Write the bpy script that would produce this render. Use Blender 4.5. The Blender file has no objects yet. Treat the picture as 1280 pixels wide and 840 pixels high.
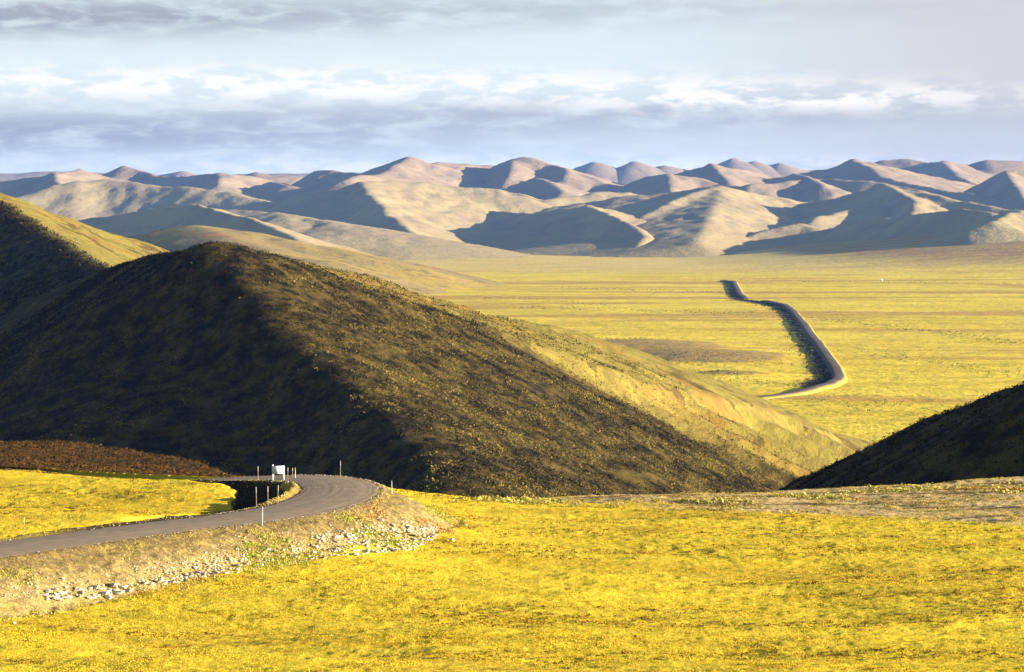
import bpy, math, random
import numpy as np
from mathutils import Vector

sc = bpy.context.scene
COL = sc.collection
random.seed(7)
rng = np.random.default_rng(11)

# ------------------------------------------------------------------ camera, light, exposure
F = 3630.0
PITCH = math.atan(160.0 / F)
cam = bpy.data.cameras.new('camera')
cam.sensor_width = 36.0
cam.lens = 36.0 * F / 1280.0
cam.clip_start = 1.0
cam.clip_end = 80000.0
camo = bpy.data.objects.new('camera', cam)
COL.objects.link(camo)
camo.location = (0, 0, 0)
camo.rotation_euler = (math.pi / 2 - PITCH, 0, 0)
sc.camera = camo

SUN_EL = 10.0      # degrees
SUN_BACK = 8.0    # degrees behind the camera's right-hand side
SUN_STRENGTH = 5.0
SKY_STRENGTH = 0.05
EXPOSURE = 1.85
HAZE = 2.0e-5
el, az = math.radians(SUN_EL), math.radians(SUN_BACK)
SDIR = Vector((math.cos(el) * math.cos(az), -math.cos(el) * math.sin(az), math.sin(el)))
sun = bpy.data.lights.new('sun', 'SUN')
sun.energy = SUN_STRENGTH
sun.angle = math.radians(0.5)
sun.color = (1.0, 0.86, 0.66)
suno = bpy.data.objects.new('sun', sun)
COL.objects.link(suno)
suno.rotation_euler = SDIR.to_track_quat('Z', 'Y').to_euler()

sc.view_settings.view_transform = 'Standard'
sc.view_settings.look = 'None'
sc.view_settings.exposure = EXPOSURE
sc.view_settings.gamma = 1.0
sc.cycles.volume_bounces = 1
sc.cycles.max_bounces = 5
sc.cycles.use_denoising = True

# ------------------------------------------------------------------ node helper
class NT:
    def __init__(s, nt):
        s.nt = nt; s.n = nt.nodes; s.l = nt.links
    def node(s, t, **kw):
        n = s.n.new(t)
        for k, v in kw.items(): setattr(n, k, v)
        return n
    def put(s, sock, v):
        if isinstance(v, bpy.types.NodeSocket): s.l.new(v, sock)
        elif v is not None:
            if hasattr(sock.default_value, '__len__'):
                if isinstance(v, (int, float)): v = (v, v, v)
                v = tuple(v)
                if len(sock.default_value) == 4 and len(v) == 3: v = v + (1,)
            sock.default_value = v
    def math(s, op, a, b=None, c=None, clamp=False):
        n = s.node('ShaderNodeMath', operation=op, use_clamp=clamp)
        for i, v in enumerate((a, b, c)): s.put(n.inputs[i], v) if v is not None else None
        return n.outputs[0]
    def vmath(s, op, a, b=None):
        n = s.node('ShaderNodeVectorMath', operation=op)
        s.put(n.inputs[0], a)
        if b is not None: s.put(n.inputs[1], b)
        return n.outputs[0]
    def noise(s, vec, scale, detail=4, rough=0.55, dist=0.0, lac=2.0):
        n = s.node('ShaderNodeTexNoise')
        s.put(n.inputs['Vector'], vec); s.put(n.inputs['Scale'], scale)
        s.put(n.inputs['Detail'], detail); s.put(n.inputs['Roughness'], rough)
        s.put(n.inputs['Distortion'], dist); s.put(n.inputs['Lacunarity'], lac)
        return n.outputs[0]
    def ramp(s, v, lo, hi, a=0.0, b=1.0, smooth=True):
        n = s.node('ShaderNodeMapRange', clamp=True)
        n.interpolation_type = 'SMOOTHSTEP' if smooth else 'LINEAR'
        s.put(n.inputs['Value'], v); s.put(n.inputs['From Min'], lo); s.put(n.inputs['From Max'], hi)
        s.put(n.inputs['To Min'], a); s.put(n.inputs['To Max'], b)
        return n.outputs['Result']
    def mix(s, fac, a, b):
        n = s.node('ShaderNodeMix', data_type='RGBA')
        s.put(n.inputs['Factor'], fac); s.put(n.inputs['A'], None)
        s.put(n.inputs[6], a); s.put(n.inputs[7], b)
        return n.outputs[2]
    def sep(s, v):
        n = s.node('ShaderNodeSeparateXYZ'); s.put(n.inputs[0], v); return n.outputs
    def comb(s, x, y, z):
        n = s.node('ShaderNodeCombineXYZ')
        s.put(n.inputs[0], x); s.put(n.inputs[1], y); s.put(n.inputs[2], z); return n.outputs[0]

# ------------------------------------------------------------------ world: low-sun sky with stratified cloud banks
w = bpy.data.worlds.new('World'); sc.world = w; w.use_nodes = True
W = NT(w.node_tree); W.n.clear()
sky = W.node('ShaderNodeTexSky', sky_type='NISHITA')
sky.sun_disc = False
sky.sun_elevation = el
sky.sun_rotation = math.atan2(SDIR.x, SDIR.y)
sky.air_density = 1.0; sky.dust_density = 0.6; sky.ozone_density = 1.5
tc = W.node('ShaderNodeTexCoord')
dx, dy, dz = W.sep(tc.outputs['Generated'])
azn = W.math('MULTIPLY', W.math('ARCTAN2', dx, dy), 57.2958)      # degrees right of the road's direction
eln = W.math('MULTIPLY', W.math('ARCSINE', dz), 57.2958)          # degrees above the horizon
base = W.comb(W.math('MULTIPLY', azn, 0.22), W.math('MULTIPLY', eln, 1.5), 3.7)
fine = W.comb(W.math('MULTIPLY', azn, 0.6), W.math('MULTIPLY', eln, 2.6), 9.1)
nb = W.noise(base, 1.0, 5, 0.55, 0.25)
nf = W.noise(fine, 1.3, 5, 0.6, 0.35)
def bump(e0, width, amp, a0=0.0, awid=None):
    t = W.math('DIVIDE', W.math('SUBTRACT', eln, e0), width)
    g = W.math('EXPONENT', W.math('MULTIPLY', W.math('MULTIPLY', t, t), -1.0))
    if awid:
        u = W.math('DIVIDE', W.math('SUBTRACT', azn, a0), awid)
        g = W.math('MULTIPLY', g, W.math('EXPONENT', W.math('MULTIPLY', W.math('MULTIPLY', u, u), -1.0)))
    return W.math('MULTIPLY', g, amp)
# grey-blue bank low on the left, thinning to the right; a torn second layer above it
wob = W.math('MULTIPLY', W.math('SUBTRACT', nb, 0.5), 1.0)
elw = W.math('ADD', eln, wob)
bank = W.math('ADD', W.math('ADD', bump(1.45, 0.50, 0.88, -10.0, 11.0), bump(1.85, 0.30, 0.55, 3.0, 8.0)),
              W.math('ADD', bump(3.72, 0.42, 0.98, -10.5, 8.0), bump(3.9, 0.35, 0.40, 1.0, 7.0)))
bankn = W.math('MULTIPLY', bank, W.ramp(nf, 0.30, 0.60, 0.30, 1.15))
high = W.math('MULTIPLY', W.ramp(nb, 0.5, 0.72), W.ramp(eln, 3.0, 8.0))
shade = W.math('ADD', bankn, W.math('MULTIPLY', high, 0.35), clamp=True)
puff = W.noise(W.comb(W.math('MULTIPLY', azn, 1.0), W.math('MULTIPLY', eln, 3.3), 21.0), 1.0, 8, 0.60, 0.1)
lit = W.math('ADD', W.math('ADD', bump(2.42, 0.33, 1.0, -5.0, 9.0), bump(2.15, 0.26, 1.0, 5.5, 4.5)), bump(0.80, 0.22, 0.75, 1.0, 11.0))
lit = W.math('MULTIPLY', lit, W.ramp(puff, 0.40, 0.58), clamp=True)
veil = W.math('MULTIPLY', W.ramp(eln, 11.0, 4.0, 0.0, 1.0), 0.93)
veilc = W.mix(W.ramp(azn, 1.0, 10.0), (0.236, 0.260, 0.264), (0.200, 0.197, 0.196))
CL = 0.17
c0 = W.vmath('SCALE', sky.outputs[0]); c0.node.inputs['Scale'].default_value = SKY_STRENGTH
c1 = W.mix(veil, c0, veilc)
c2 = W.mix(shade, c1, (0.118, 0.122, 0.138))
c3 = W.mix(W.math('MULTIPLY', lit, 0.85), c2, (0.35, 0.33, 0.29))
bg = W.node('ShaderNodeBackground'); W.put(bg.inputs[0], c3); bg.inputs[1].default_value = 1.0
wo = W.node('ShaderNodeOutputWorld'); W.l.new(bg.outputs[0], wo.inputs[0])

# ------------------------------------------------------------------ maths helpers
CP, SP = math.cos(PITCH), math.sin(PITCH)
def P(px, py, Y):
    """point seen at (px, py) of the 1280x840 photograph and standing Y metres ahead"""
    u = (px - 640.0) / F; v = (420.0 - py) / F
    dyv = v * SP + CP; dzv = v * CP - SP
    k = Y / dyv
    return np.array((u * k, Y, dzv * k))
def PZ(px, py, z):
    u = (px - 640.0) / F; v = (420.0 - py) / F
    dyv = v * SP + CP; dzv = v * CP - SP
    k = z / dzv
    return np.array((u * k, dyv * k, z))

def _h(ix, iy, seed):
    n = (ix.astype(np.int64) * 374761393 + iy.astype(np.int64) * 668265263 + seed * 1442695041) & 0xffffffff
    n = ((n ^ (n >> 13)) * 1274126177) & 0xffffffff
    n = (n ^ (n >> 16)) & 0xffffffff
    return n / 4294967295.0
def vnoise(x, y, seed=0):
    x0 = np.floor(x); y0 = np.floor(y); fx = x - x0; fy = y - y0
    fx = fx * fx * fx * (fx * (fx * 6 - 15) + 10); fy = fy * fy * fy * (fy * (fy * 6 - 15) + 10)
    a = _h(x0, y0, seed); b = _h(x0 + 1, y0, seed); c = _h(x0, y0 + 1, seed); d = _h(x0 + 1, y0 + 1, seed)
    return (a * (1 - fx) + b * fx) * (1 - fy) + (c * (1 - fx) + d * fx) * fy - 0.5
def fbm(x, y, oct=4, seed=0, gain=0.5):
    s = 0.0; a = 1.0
    for o in range(oct):
        c, sn = math.cos(o * 0.7), math.sin(o * 0.7)
        s = s + a * vnoise((x * c - y * sn) * 2 ** o + 17.3 * o, (x * sn + y * c) * 2 ** o - 9.1 * o, seed + o)
        a *= gain
    return s
def sstep(a, b, x):
    t = np.clip((x - a) / (b - a), 0, 1); return t * t * (3 - 2 * t)

def mesh_from(name, verts, faces, mat=None, smooth=True, nper=4):
    me = bpy.data.meshes.new(name)
    verts = np.asarray(verts, dtype=np.float32); faces = np.asarray(faces, dtype=np.int32)
    me.vertices.add(len(verts)); me.vertices.foreach_set('co', verts.ravel())
    me.loops.add(faces.size); me.loops.foreach_set('vertex_index', faces.ravel())
    me.polygons.add(len(faces))
    me.polygons.foreach_set('loop_start', np.arange(0, faces.size, nper, dtype=np.int32))
    if smooth: me.polygons.foreach_set('use_smooth', np.ones(len(faces), dtype=bool))
    me.update(calc_edges=True); me.validate()
    if mat: me.materials.append(mat)
    return me
def link(name, me, label=None, cat=None, kind=None, group=None, parent=None, loc=(0, 0, 0)):
    o = bpy.data.objects.new(name, me); COL.objects.link(o); o.location = loc
    if parent is not None: o.parent = parent
    if label: o['label'] = label
    if cat: o['category'] = cat
    if kind: o['kind'] = kind
    if group: o['group'] = group
    return o
def grid_mesh(name, X, Y, Z, mat, keep=None, uv=None):
    r, c = X.shape
    idx = np.arange(r * c).reshape(r, c)
    f = np.stack([idx[:-1, :-1], idx[:-1, 1:], idx[1:, 1:], idx[1:, :-1]], -1).reshape(-1, 4)
    v = np.stack([X, Y, Z], -1).reshape(-1, 3)
    if keep is not None:
        k = keep.ravel(); f = f[k[f].any(1)]
        used = np.zeros(len(v), bool); used[f.ravel()] = True
        mp = np.cumsum(used) - 1; v = v[used]; f = mp[f]
    return mesh_from(name, v, f, mat)

def tents(X, Y, ridges, base, k=8.0, rnd=14.0):
    """height field: soft maximum of ridge lines that fall away at slopes depending on the side"""
    H = [base]
    for R in ridges:
        pts = R['p']; sL, sR, sF, sB = R['s']; rr = R.get('r', rnd)
        best = None
        for a, b in zip(pts[:-1], pts[1:]):
            ab = b[:2] - a[:2]; L2 = max(float(ab @ ab), 1e-6)
            t = np.clip(((X - a[0]) * ab[0] + (Y - a[1]) * ab[1]) / L2, 0, 1)
            ddx = X - (a[0] + ab[0] * t); ddy = Y - (a[1] + ab[1] * t)
            d = np.sqrt(ddx ** 2 + ddy ** 2) + 1e-6
            ux2 = (ddx / d) ** 2
            s = ux2 * np.where(ddx < 0, sL, sR) + (1 - ux2) * np.where(ddy < 0, sF, sB)
            z = a[2] + (b[2] - a[2]) * t
            h = z - s * (np.sqrt(d * d + rr * rr) - rr)
            if 'lim' in R: h = h - np.where(ddy < 0, R['lim'][1] * np.maximum(d - R['lim'][0], 0), 0)
            best = h if best is None else np.maximum(best, h)
        H.append(best)
    H = np.stack(H); m = H.max(0)
    return m + k * np.log(np.exp((H - m) / k).sum(0)) - k * 0.0
def ridge(pix, s=(0.5, 0.3, 0.3, 0.4), r=6.0):
    return dict(p=[P(*q) for q in pix], s=s, r=r)

def material(name):
    m = bpy.data.materials.new(name); m.use_nodes = True
    T = NT(m.node_tree); T.n.clear()
    out = T.node('ShaderNodeOutputMaterial'); b = T.node('ShaderNodeBsdfPrincipled')
    b.inputs['Roughness'].default_value = 0.95; b.inputs['Specular IOR Level'].default_value = 0.08
    T.l.new(b.outputs[0], out.inputs[0]); T.bsdf = b
    g = T.node('ShaderNodeNewGeometry'); T.pos = g.outputs['Position']; T.nrm = g.outputs['Normal']
    return m, T
def finish(T, col, height=None, strength=0.4, dist=1.0, rough=None):
    T.put(T.bsdf.inputs['Base Color'], col)
    if rough is not None: T.put(T.bsdf.inputs['Roughness'], rough)
    if height is not None:
        bp = T.node('ShaderNodeBump'); T.put(bp.inputs['Strength'], strength); T.put(bp.inputs['Distance'], dist)
        T.put(bp.inputs['Height'], height); T.l.new(bp.outputs[0], T.bsdf.inputs['Normal'])
def simple_mat(name, c, c2=None, scale=3.0, rough=0.8):
    m, T = material(name)
    if c2: c = T.mix(T.ramp(T.noise(T.pos, scale, 4), 0.35, 0.65), c, c2)
    finish(T, c, rough=rough); return m

# ------------------------------------------------------------------ materials
# tundra of the near field
m_tundra, T = material('tundra grass')
x, y, z = T.sep(T.pos)
flat = T.comb(T.math('MULTIPLY', x, 0.5), y, 0.0)
n1 = T.noise(T.comb(T.math('MULTIPLY', x, 0.020), T.math('MULTIPLY', y, 0.11), 2.0), 1.0, 5, 0.6, 0.4)
n2 = T.noise(T.comb(T.math('MULTIPLY', x, 0.30), T.math('MULTIPLY', y, 0.55), 5.0), 1.0, 6, 0.7, 0.5)
n3 = T.noise(T.pos, 2.6, 4, 0.7)
c = T.mix(T.ramp(n2, 0.3, 0.7), (0.60, 0.425, 0.018), (0.74, 0.58, 0.05))
c = T.mix(T.ramp(n1, 0.50, 0.64, 0, 0.55), c, (0.42, 0.27, 0.022))
c = T.mix(T.ramp(n1, 0.46, 0.34, 0, 0.3), c, (0.44, 0.40, 0.035))
c = T.mix(T.ramp(n2, 0.56, 0.70, 0, 0.55), c, (0.36, 0.18, 0.02))
c = T.mix(T.ramp(n3, 0.56, 0.72, 0, 0.7), c, (0.22, 0.12, 0.015))
n4 = T.noise(T.comb(T.math('MULTIPLY', x, 0.05), T.math('MULTIPLY', y, 0.12), 9.0), 1.0, 3)
# dry pink-grey old track ground along the far right rim
trk = T.math('MULTIPLY', T.ramp(T.math('ADD', y, T.math('ADD', T.math('MULTIPLY', x, 0.5), T.math('MULTIPLY', n4, 16.0))), 306.0, 311.0), T.ramp(x, -4.0, 12.0))
c = T.mix(trk, c, T.mix(T.ramp(n2, 0.4, 0.6), (0.44, 0.315, 0.15), (0.58, 0.44, 0.19)))
c = T.mix(T.math('MULTIPLY', trk, T.ramp(T.noise(T.comb(T.math('MULTIPLY', x, 0.03), T.math('MULTIPLY', y, 0.42), 6.0), 1.0, 3, 0.5), 0.55, 0.62)), c, (0.16, 0.095, 0.05))
# rust slope on the far left
rst = T.math('MULTIPLY', T.ramp(T.math('ADD', y, T.math('MULTIPLY', n4, 8.0)), 308.0, 314.0), T.ramp(x, -14.0, -22.0))
c = T.mix(rst, c, T.mix(T.ramp(n3, 0.4, 0.6), (0.11, 0.052, 0.010), (0.06, 0.036, 0.009)))
at = T.node('ShaderNodeAttribute'); at.attribute_name = 'bank'
b1 = T.noise(T.pos, 0.9, 6, 0.75)
dn = T.node('ShaderNodeAttribute'); dn.attribute_name = 'down'
dnf = T.ramp(T.math('ADD', dn.outputs['Fac'], T.math('MULTIPLY', T.math('SUBTRACT', b1, 0.5), 1.1)), 0.15, 0.75)
bank_c = T.mix(T.ramp(n3, 0.42, 0.62), (0.12, 0.085, 0.032), (0.22, 0.16, 0.062))
bank_c = T.mix(dnf, bank_c, T.mix(T.ramp(n3, 0.40, 0.60), (0.23, 0.17, 0.060), (0.41, 0.32, 0.125)))
bank_c = T.mix(T.ramp(b1, 0.52, 0.62, 0, 0.6), bank_c, (0.36, 0.28, 0.06))
bank_c = T.mix(T.ramp(T.noise(T.pos, 1.4, 5, 0.75, 0.0), 0.60, 0.68, 0, 0.7), bank_c, (0.24, 0.09, 0.025))
c = T.mix(at.outputs['Fac'], c, bank_c)
at = T.node('ShaderNodeAttribute'); at.attribute_name = 'peat'
c = T.mix(at.outputs['Fac'], c, T.mix(T.ramp(n3, 0.5, 0.65), (0.022, 0.014, 0.008), (0.07, 0.045, 0.018)))  # shade of the ditch painted as near-black ground colour
finish(T, c, T.noise(T.pos, 3.5, 5, 0.7), 0.6, 0.25)

m_blade, T = material('grass tussock')
n2 = T.noise(T.pos, 0.15, 4, 0.6)
ri = T.node('ShaderNodeAttribute'); ri.attribute_name = 'tone'
c = T.mix(ri.outputs['Fac'], (0.50, 0.355, 0.014), (0.65, 0.50, 0.047))
c = T.mix(T.ramp(ri.outputs['Fac'], 0.90, 0.93), c, (0.33, 0.15, 0.02))
c = T.mix(T.ramp(n2, 0.52, 0.68, 0, 0.6), c, (0.36, 0.38, 0.04))
finish(T, c)

m_road, T = material('gravel road')
at = T.node('ShaderNodeAttribute'); at.attribute_name = 'across'
rut = T.noise(T.comb(T.math('MULTIPLY', at.outputs['Fac'], 9.0), T.math('MULTIPLY', T.sep(T.pos)[1], 0.02), 0.0), 1.0, 3, 0.6)
c = T.mix(T.ramp(rut, 0.30, 0.70), (0.23, 0.175, 0.125), (0.31, 0.24, 0.17))
c = T.mix(T.ramp(T.noise(T.pos, 0.5, 5, 0.7), 0.45, 0.65, 0, 0.6), c, (0.36, 0.28, 0.19))
c = T.mix(T.ramp(T.noise(T.pos, 5.0, 4, 0.8), 0.4, 0.7), c, (0.27, 0.205, 0.145))
edge = T.ramp(T.math('ADD', T.math('ABSOLUTE', at.outputs['Fac']), T.math('MULTIPLY', T.noise(T.pos, 1.2, 4, 0.7), 0.3)), 0.98, 1.12)
c = T.mix(edge, c, (0.17, 0.12, 0.065))
finish(T, c, T.math('ADD', T.noise(T.pos, 9.0, 4, 0.8), T.math('MULTIPLY', rut, 1.5)), 0.5, 0.05)

# brown shrubby hill
m_hill, T = material('shrubby hillside')
x, y, z = T.sep(T.pos)
n1 = T.noise(T.pos, 0.020, 5, 0.6, 0.4)
n2 = T.noise(T.pos, 0.16, 5, 0.7)
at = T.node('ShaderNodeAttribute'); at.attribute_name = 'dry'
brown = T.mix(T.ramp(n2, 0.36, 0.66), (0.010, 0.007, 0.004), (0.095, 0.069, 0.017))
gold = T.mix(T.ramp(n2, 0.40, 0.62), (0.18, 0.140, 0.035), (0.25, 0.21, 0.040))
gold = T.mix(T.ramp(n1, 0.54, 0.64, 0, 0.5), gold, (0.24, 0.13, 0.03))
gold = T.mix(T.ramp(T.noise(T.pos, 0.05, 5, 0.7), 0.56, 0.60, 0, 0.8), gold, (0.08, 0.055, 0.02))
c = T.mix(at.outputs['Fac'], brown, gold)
finish(T, c, T.noise(T.pos, 0.5, 5, 0.7), 0.7, 1.2)

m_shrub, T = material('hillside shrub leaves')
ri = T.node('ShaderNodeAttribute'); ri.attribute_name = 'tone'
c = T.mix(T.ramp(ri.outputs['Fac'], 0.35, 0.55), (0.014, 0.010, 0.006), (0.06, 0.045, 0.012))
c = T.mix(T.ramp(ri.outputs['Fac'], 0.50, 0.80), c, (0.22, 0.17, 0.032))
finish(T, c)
m_bush, T = material('willow bush leaves')
ri = T.node('ShaderNodeAttribute'); ri.attribute_name = 'tone'
c = T.mix(ri.outputs['Fac'], (0.26, 0.25, 0.05), (0.55, 0.46, 0.10))
finish(T, c)


m_heath = simple_mat('heath leaves', (0.16, 0.075, 0.012), (0.24, 0.13, 0.02), 0.5)
m_rust = simple_mat('rust heath leaves', (0.085, 0.040, 0.009), (0.04, 0.024, 0.007), 0.2)
m_dark = simple_mat('dark brush leaves', (0.016, 0.012, 0.011), (0.035, 0.026, 0.014), 0.02)
m_froad, T = material('distant gravel bank')
at = T.node('ShaderNodeAttribute'); at.attribute_name = 'across'
fa = T.math('ABSOLUTE', at.outputs['Fac'])
c = T.mix(T.ramp(T.noise(T.pos, 0.05, 4, 0.7), 0.4, 0.6), (0.115, 0.09, 0.075), (0.155, 0.12, 0.10))
c = T.mix(T.ramp(fa, 0.58, 0.64), c, (0.13, 0.095, 0.055))
c = T.mix(T.ramp(at.outputs['Fac'], 0.64, 0.9), c, (0.42, 0.31, 0.06))
finish(T, c, T.noise(T.pos, 0.6, 4, 0.8), 0.5, 0.3)
m_rock = simple_mat('pale limestone', (0.36, 0.29, 0.20), (0.62, 0.55, 0.43), 1.1, 0.9)
m_white = simple_mat('white paint', (0.80, 0.80, 0.78), (0.72, 0.72, 0.70), 4.0, 0.6)
m_post = simple_mat('weathered wood', (0.30, 0.22, 0.13), (0.42, 0.32, 0.19), 6.0, 0.8)
m_tip = simple_mat('faded paint', (0.50, 0.44, 0.34), (0.62, 0.56, 0.44), 5.0, 0.7)
m_stem = simple_mat('twig bark', (0.14, 0.09, 0.06), (0.22, 0.14, 0.08), 6.0, 0.9)
m_weed, T = material('roadside weeds')
ri = T.node('ShaderNodeAttribute'); ri.attribute_name = 'tone'
c = T.mix(T.ramp(ri.outputs['Fac'], 0.2, 0.45), (0.26, 0.32, 0.03), (0.46, 0.40, 0.05))
c = T.mix(T.ramp(ri.outputs['Fac'], 0.45, 0.65), c, (0.55, 0.42, 0.14))
c = T.mix(T.ramp(ri.outputs['Fac'], 0.85, 0.92), c, (0.40, 0.14, 0.03))
finish(T, c)

# valley plain
m_plain, T = material('valley tundra')
x, y, z = T.sep(T.pos)
s1 = T.noise(T.comb(T.math('MULTIPLY', x, 0.0012), T.math('MULTIPLY', y, 0.0055), 1.0), 1.0, 5, 0.6, 0.5)
s2 = T.noise(T.comb(T.math('MULTIPLY', x, 0.006), T.math('MULTIPLY', y, 0.020), 4.0), 1.0, 5, 0.65, 0.3)
s3 = T.noise(T.comb(T.math('MULTIPLY', x, 0.03), T.math('MULTIPLY', y, 0.06), 4.0), 1.0, 4, 0.65, 0.3)
c = T.mix(T.ramp(s2, 0.35, 0.65), (0.62, 0.455, 0.030), (0.82, 0.635, 0.065))
c = T.mix(T.ramp(s1, 0.50, 0.60, 0, 0.75), c, (0.46, 0.27, 0.06))
c = T.mix(T.ramp(s3, 0.60, 0.70, 0, 0.6), c, (0.22, 0.17, 0.035))
c = T.mix(T.ramp(s2, 0.63, 0.70, 0, 0.6), c, (0.25, 0.15, 0.05))
c = T.mix(T.math('MULTIPLY', T.ramp(T.math('ADD', z, T.math('MULTIPLY', s2, 1.5)), -107.9, -106.9, 0, 0.85), T.ramp(y, 4000.0, 3500.0)), c, T.mix(T.ramp(s3, 0.45, 0.55), (0.27, 0.20, 0.085), (0.36, 0.22, 0.06)))
farm = T.ramp(T.math('ADD', y, T.math('MULTIPLY', s1, 900.0)), 5000.0, 5900.0)
c = T.mix(farm, c, T.mix(T.ramp(s2, 0.35, 0.65), (0.60, 0.43, 0.10), (0.70, 0.54, 0.14)))
rise = T.math('MULTIPLY', T.ramp(z, -103.0, -88.0), T.ramp(y, 3500.0, 4500.0))
c = T.mix(rise, c, T.mix(T.ramp(s2, 0.4, 0.6), (0.40, 0.22, 0.07), (0.48, 0.33, 0.09)))
finish(T, c, T.noise(T.pos, 0.05, 5, 0.7), 0.5, 5.0)

def mountain_mat(name, ca, cb, cc):
    m, T = material(name)
    x, y, z = T.sep(T.pos)
    a = T.noise(T.pos, 0.0035, 5, 0.6, 0.5); b = T.noise(T.pos, 0.02, 5, 0.7)
    c = T.mix(T.ramp(a, 0.35, 0.65), ca, cb)
    c = T.mix(T.ramp(b, 0.5, 0.75, 0, 0.5), c, cc)
    c = T.mix(T.math('MULTIPLY', T.ramp(z, -55.0, -105.0), 0.6), c, (0.34, 0.26, 0.10))
    finish(T, c, b, 0.6, 8.0)
    return m
m_mt = mountain_mat('mountain tundra', (0.34, 0.255, 0.14), (0.40, 0.32, 0.155), (0.17, 0.115, 0.07))
m_mt2 = mountain_mat('far mountain scree', (0.33, 0.24, 0.165), (0.38, 0.29, 0.18), (0.18, 0.125, 0.09))
m_low, T = material('low hill tundra')
a = T.noise(T.pos, 0.006, 5, 0.6, 0.5); b = T.noise(T.pos, 0.04, 5, 0.7)
c = T.mix(T.ramp(a, 0.35, 0.6), (0.36, 0.265, 0.055), (0.26, 0.195, 0.075))
c = T.mix(T.ramp(a, 0.55, 0.66, 0, 0.8), c, (0.34, 0.16, 0.045))
c = T.mix(T.ramp(b, 0.50, 0.66, 0, 0.8), c, (0.15, 0.105, 0.04))
finish(T, c, b, 0.6, 4.0)

# ------------------------------------------------------------------ road in the foreground
RZ = -26.0
rc = np.array([(-66, 178, -26.6), (-52, 202, -26.3), (-39, 221, -26.05), (-28.8, 235.5, -26.0), (-22.6, 243, -26.0), (-18.4, 251, -26.0), (-16.1, 262, -26.0),
               (-16.6, 273, -26.02), (-20.5, 283, -26.35), (-28, 291, -27.2), (-39, 298, -28.6), (-55, 306, -30.8), (-75, 318, -33.5)], float)
def spline(pts, n):
    pts = np.asarray(pts, float); m = len(pts)
    ext = np.vstack([2 * pts[0] - pts[1], pts, 2 * pts[-1] - pts[-2]])
    out = []
    for i in range(m - 1):
        p0, p1, p2, p3 = ext[i], ext[i + 1], ext[i + 2], ext[i + 3]
        for t in np.linspace(0, 1, n, endpoint=False):
            out.append(0.5 * ((2 * p1) + (-p0 + p2) * t + (2 * p0 - 5 * p1 + 4 * p2 - p3) * t ** 2 + (-p0 + 3 * p1 - 3 * p2 + p3) * t ** 3))
    out.append(pts[-1]); return np.array(out)
RC = spline(rc, 14)
def near_poly(X, Y, C):
    """signed distance (positive = right of travel) and height along polyline C"""
    bd = np.full(X.shape, 1e9); sg = np.zeros(X.shape); zz = np.zeros(X.shape)
    for a, b in zip(C[:-1], C[1:]):
        ab = b[:2] - a[:2]; L2 = float(ab @ ab)
        t = np.clip(((X - a[0]) * ab[0] + (Y - a[1]) * ab[1]) / L2, 0, 1)
        ex = X - (a[0] + ab[0] * t); ey = Y - (a[1] + ab[1] * t)
        d = ex * ex + ey * ey
        m = d < bd
        bd = np.where(m, d, bd); zz = np.where(m, a[2] + (b[2] - a[2]) * t, zz)
        sg = np.where(m, np.sign(ab[1] * ex - ab[0] * ey), sg)
    return np.sqrt(bd) * sg, zz

# control points of the undisturbed ground (px, py, Y)
ctl = [P(640, 840, 178), P(0, 840, 176), P(1280, 840, 180), P(640, 740, 222), P(300, 740, 221), P(0, 765, 212), P(1000, 740, 226), P(1280, 740, 226),
       P(560, 660, 270), P(800, 660, 272), P(1280, 668, 268), P(640, 634, 290), P(900, 630, 296), P(640, 621, 303), P(900, 617, 309), P(1100, 605, 315), P(1280, 591, 322), P(1400, 585, 324),
       P(0, 668, 236), P(0, 625, 268), P(150, 630, 262), P(250, 628, 262), P(0, 584, 302), P(150, 591, 296), P(290, 602, 278), P(300, 606, 273), P(225, 645, 247),
       P(-200, 584, 300), P(-300, 690, 222), P(0, 574, 330), P(0, 555, 372), P(-200, 547, 380), P(110, 581, 335), P(170, 593, 312),
       P(330, 602, 283), P(360, 603, 286),
       np.array((0, 120, -22.)), np.array((-60, 110, -20.)), np.array((60, 120, -22.)), np.array((0, 50, -9.)), np.array((-60, 40, -8.)), np.array((60, 50, -9.)),
       np.array((0, 0, -1.8)), np.array((0, -60, 0.)), np.array((120, 0, -3.)), np.array((-120, 0, 0.)), np.array((130, 200, -29.)), np.array((140, 300, -29.)), np.array((-130, 200, -24.)),
       np.array((-130, 300, -26.))]
ctl = np.array(ctl)
def _tps(c, v, lam=2.0):
    n = len(c); d = np.hypot(c[:, None, 0] - c[None, :, 0], c[:, None, 1] - c[None, :, 1])
    K = d + 0.0; A = np.zeros((n + 3, n + 3)); A[:n, :n] = K - lam * np.eye(n)
    A[:n, n] = 1; A[:n, n + 1:] = c; A[n, :n] = 1; A[n + 1:, :n] = c.T
    return np.linalg.solve(A, np.concatenate([v, np.zeros(3)]))
TW = _tps(ctl[:, :2], ctl[:, 2])
def field0(X, Y):
    h = TW[-3] + TW[-2] * X + TW[-1] * Y
    for i in range(len(ctl)):
        h = h + TW[i] * np.sqrt((X - ctl[i, 0]) ** 2 + (Y - ctl[i, 1]) ** 2 + 16.0)
    return h
def rim(X):     # where the bench breaks off into the gully
    return np.interp(X, [-150, -60, -40, -25, -10, 5, 30, 60, 100, 160], [385, 385, 350, 296, 298, 303, 309, 318, 325, 330])
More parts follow.
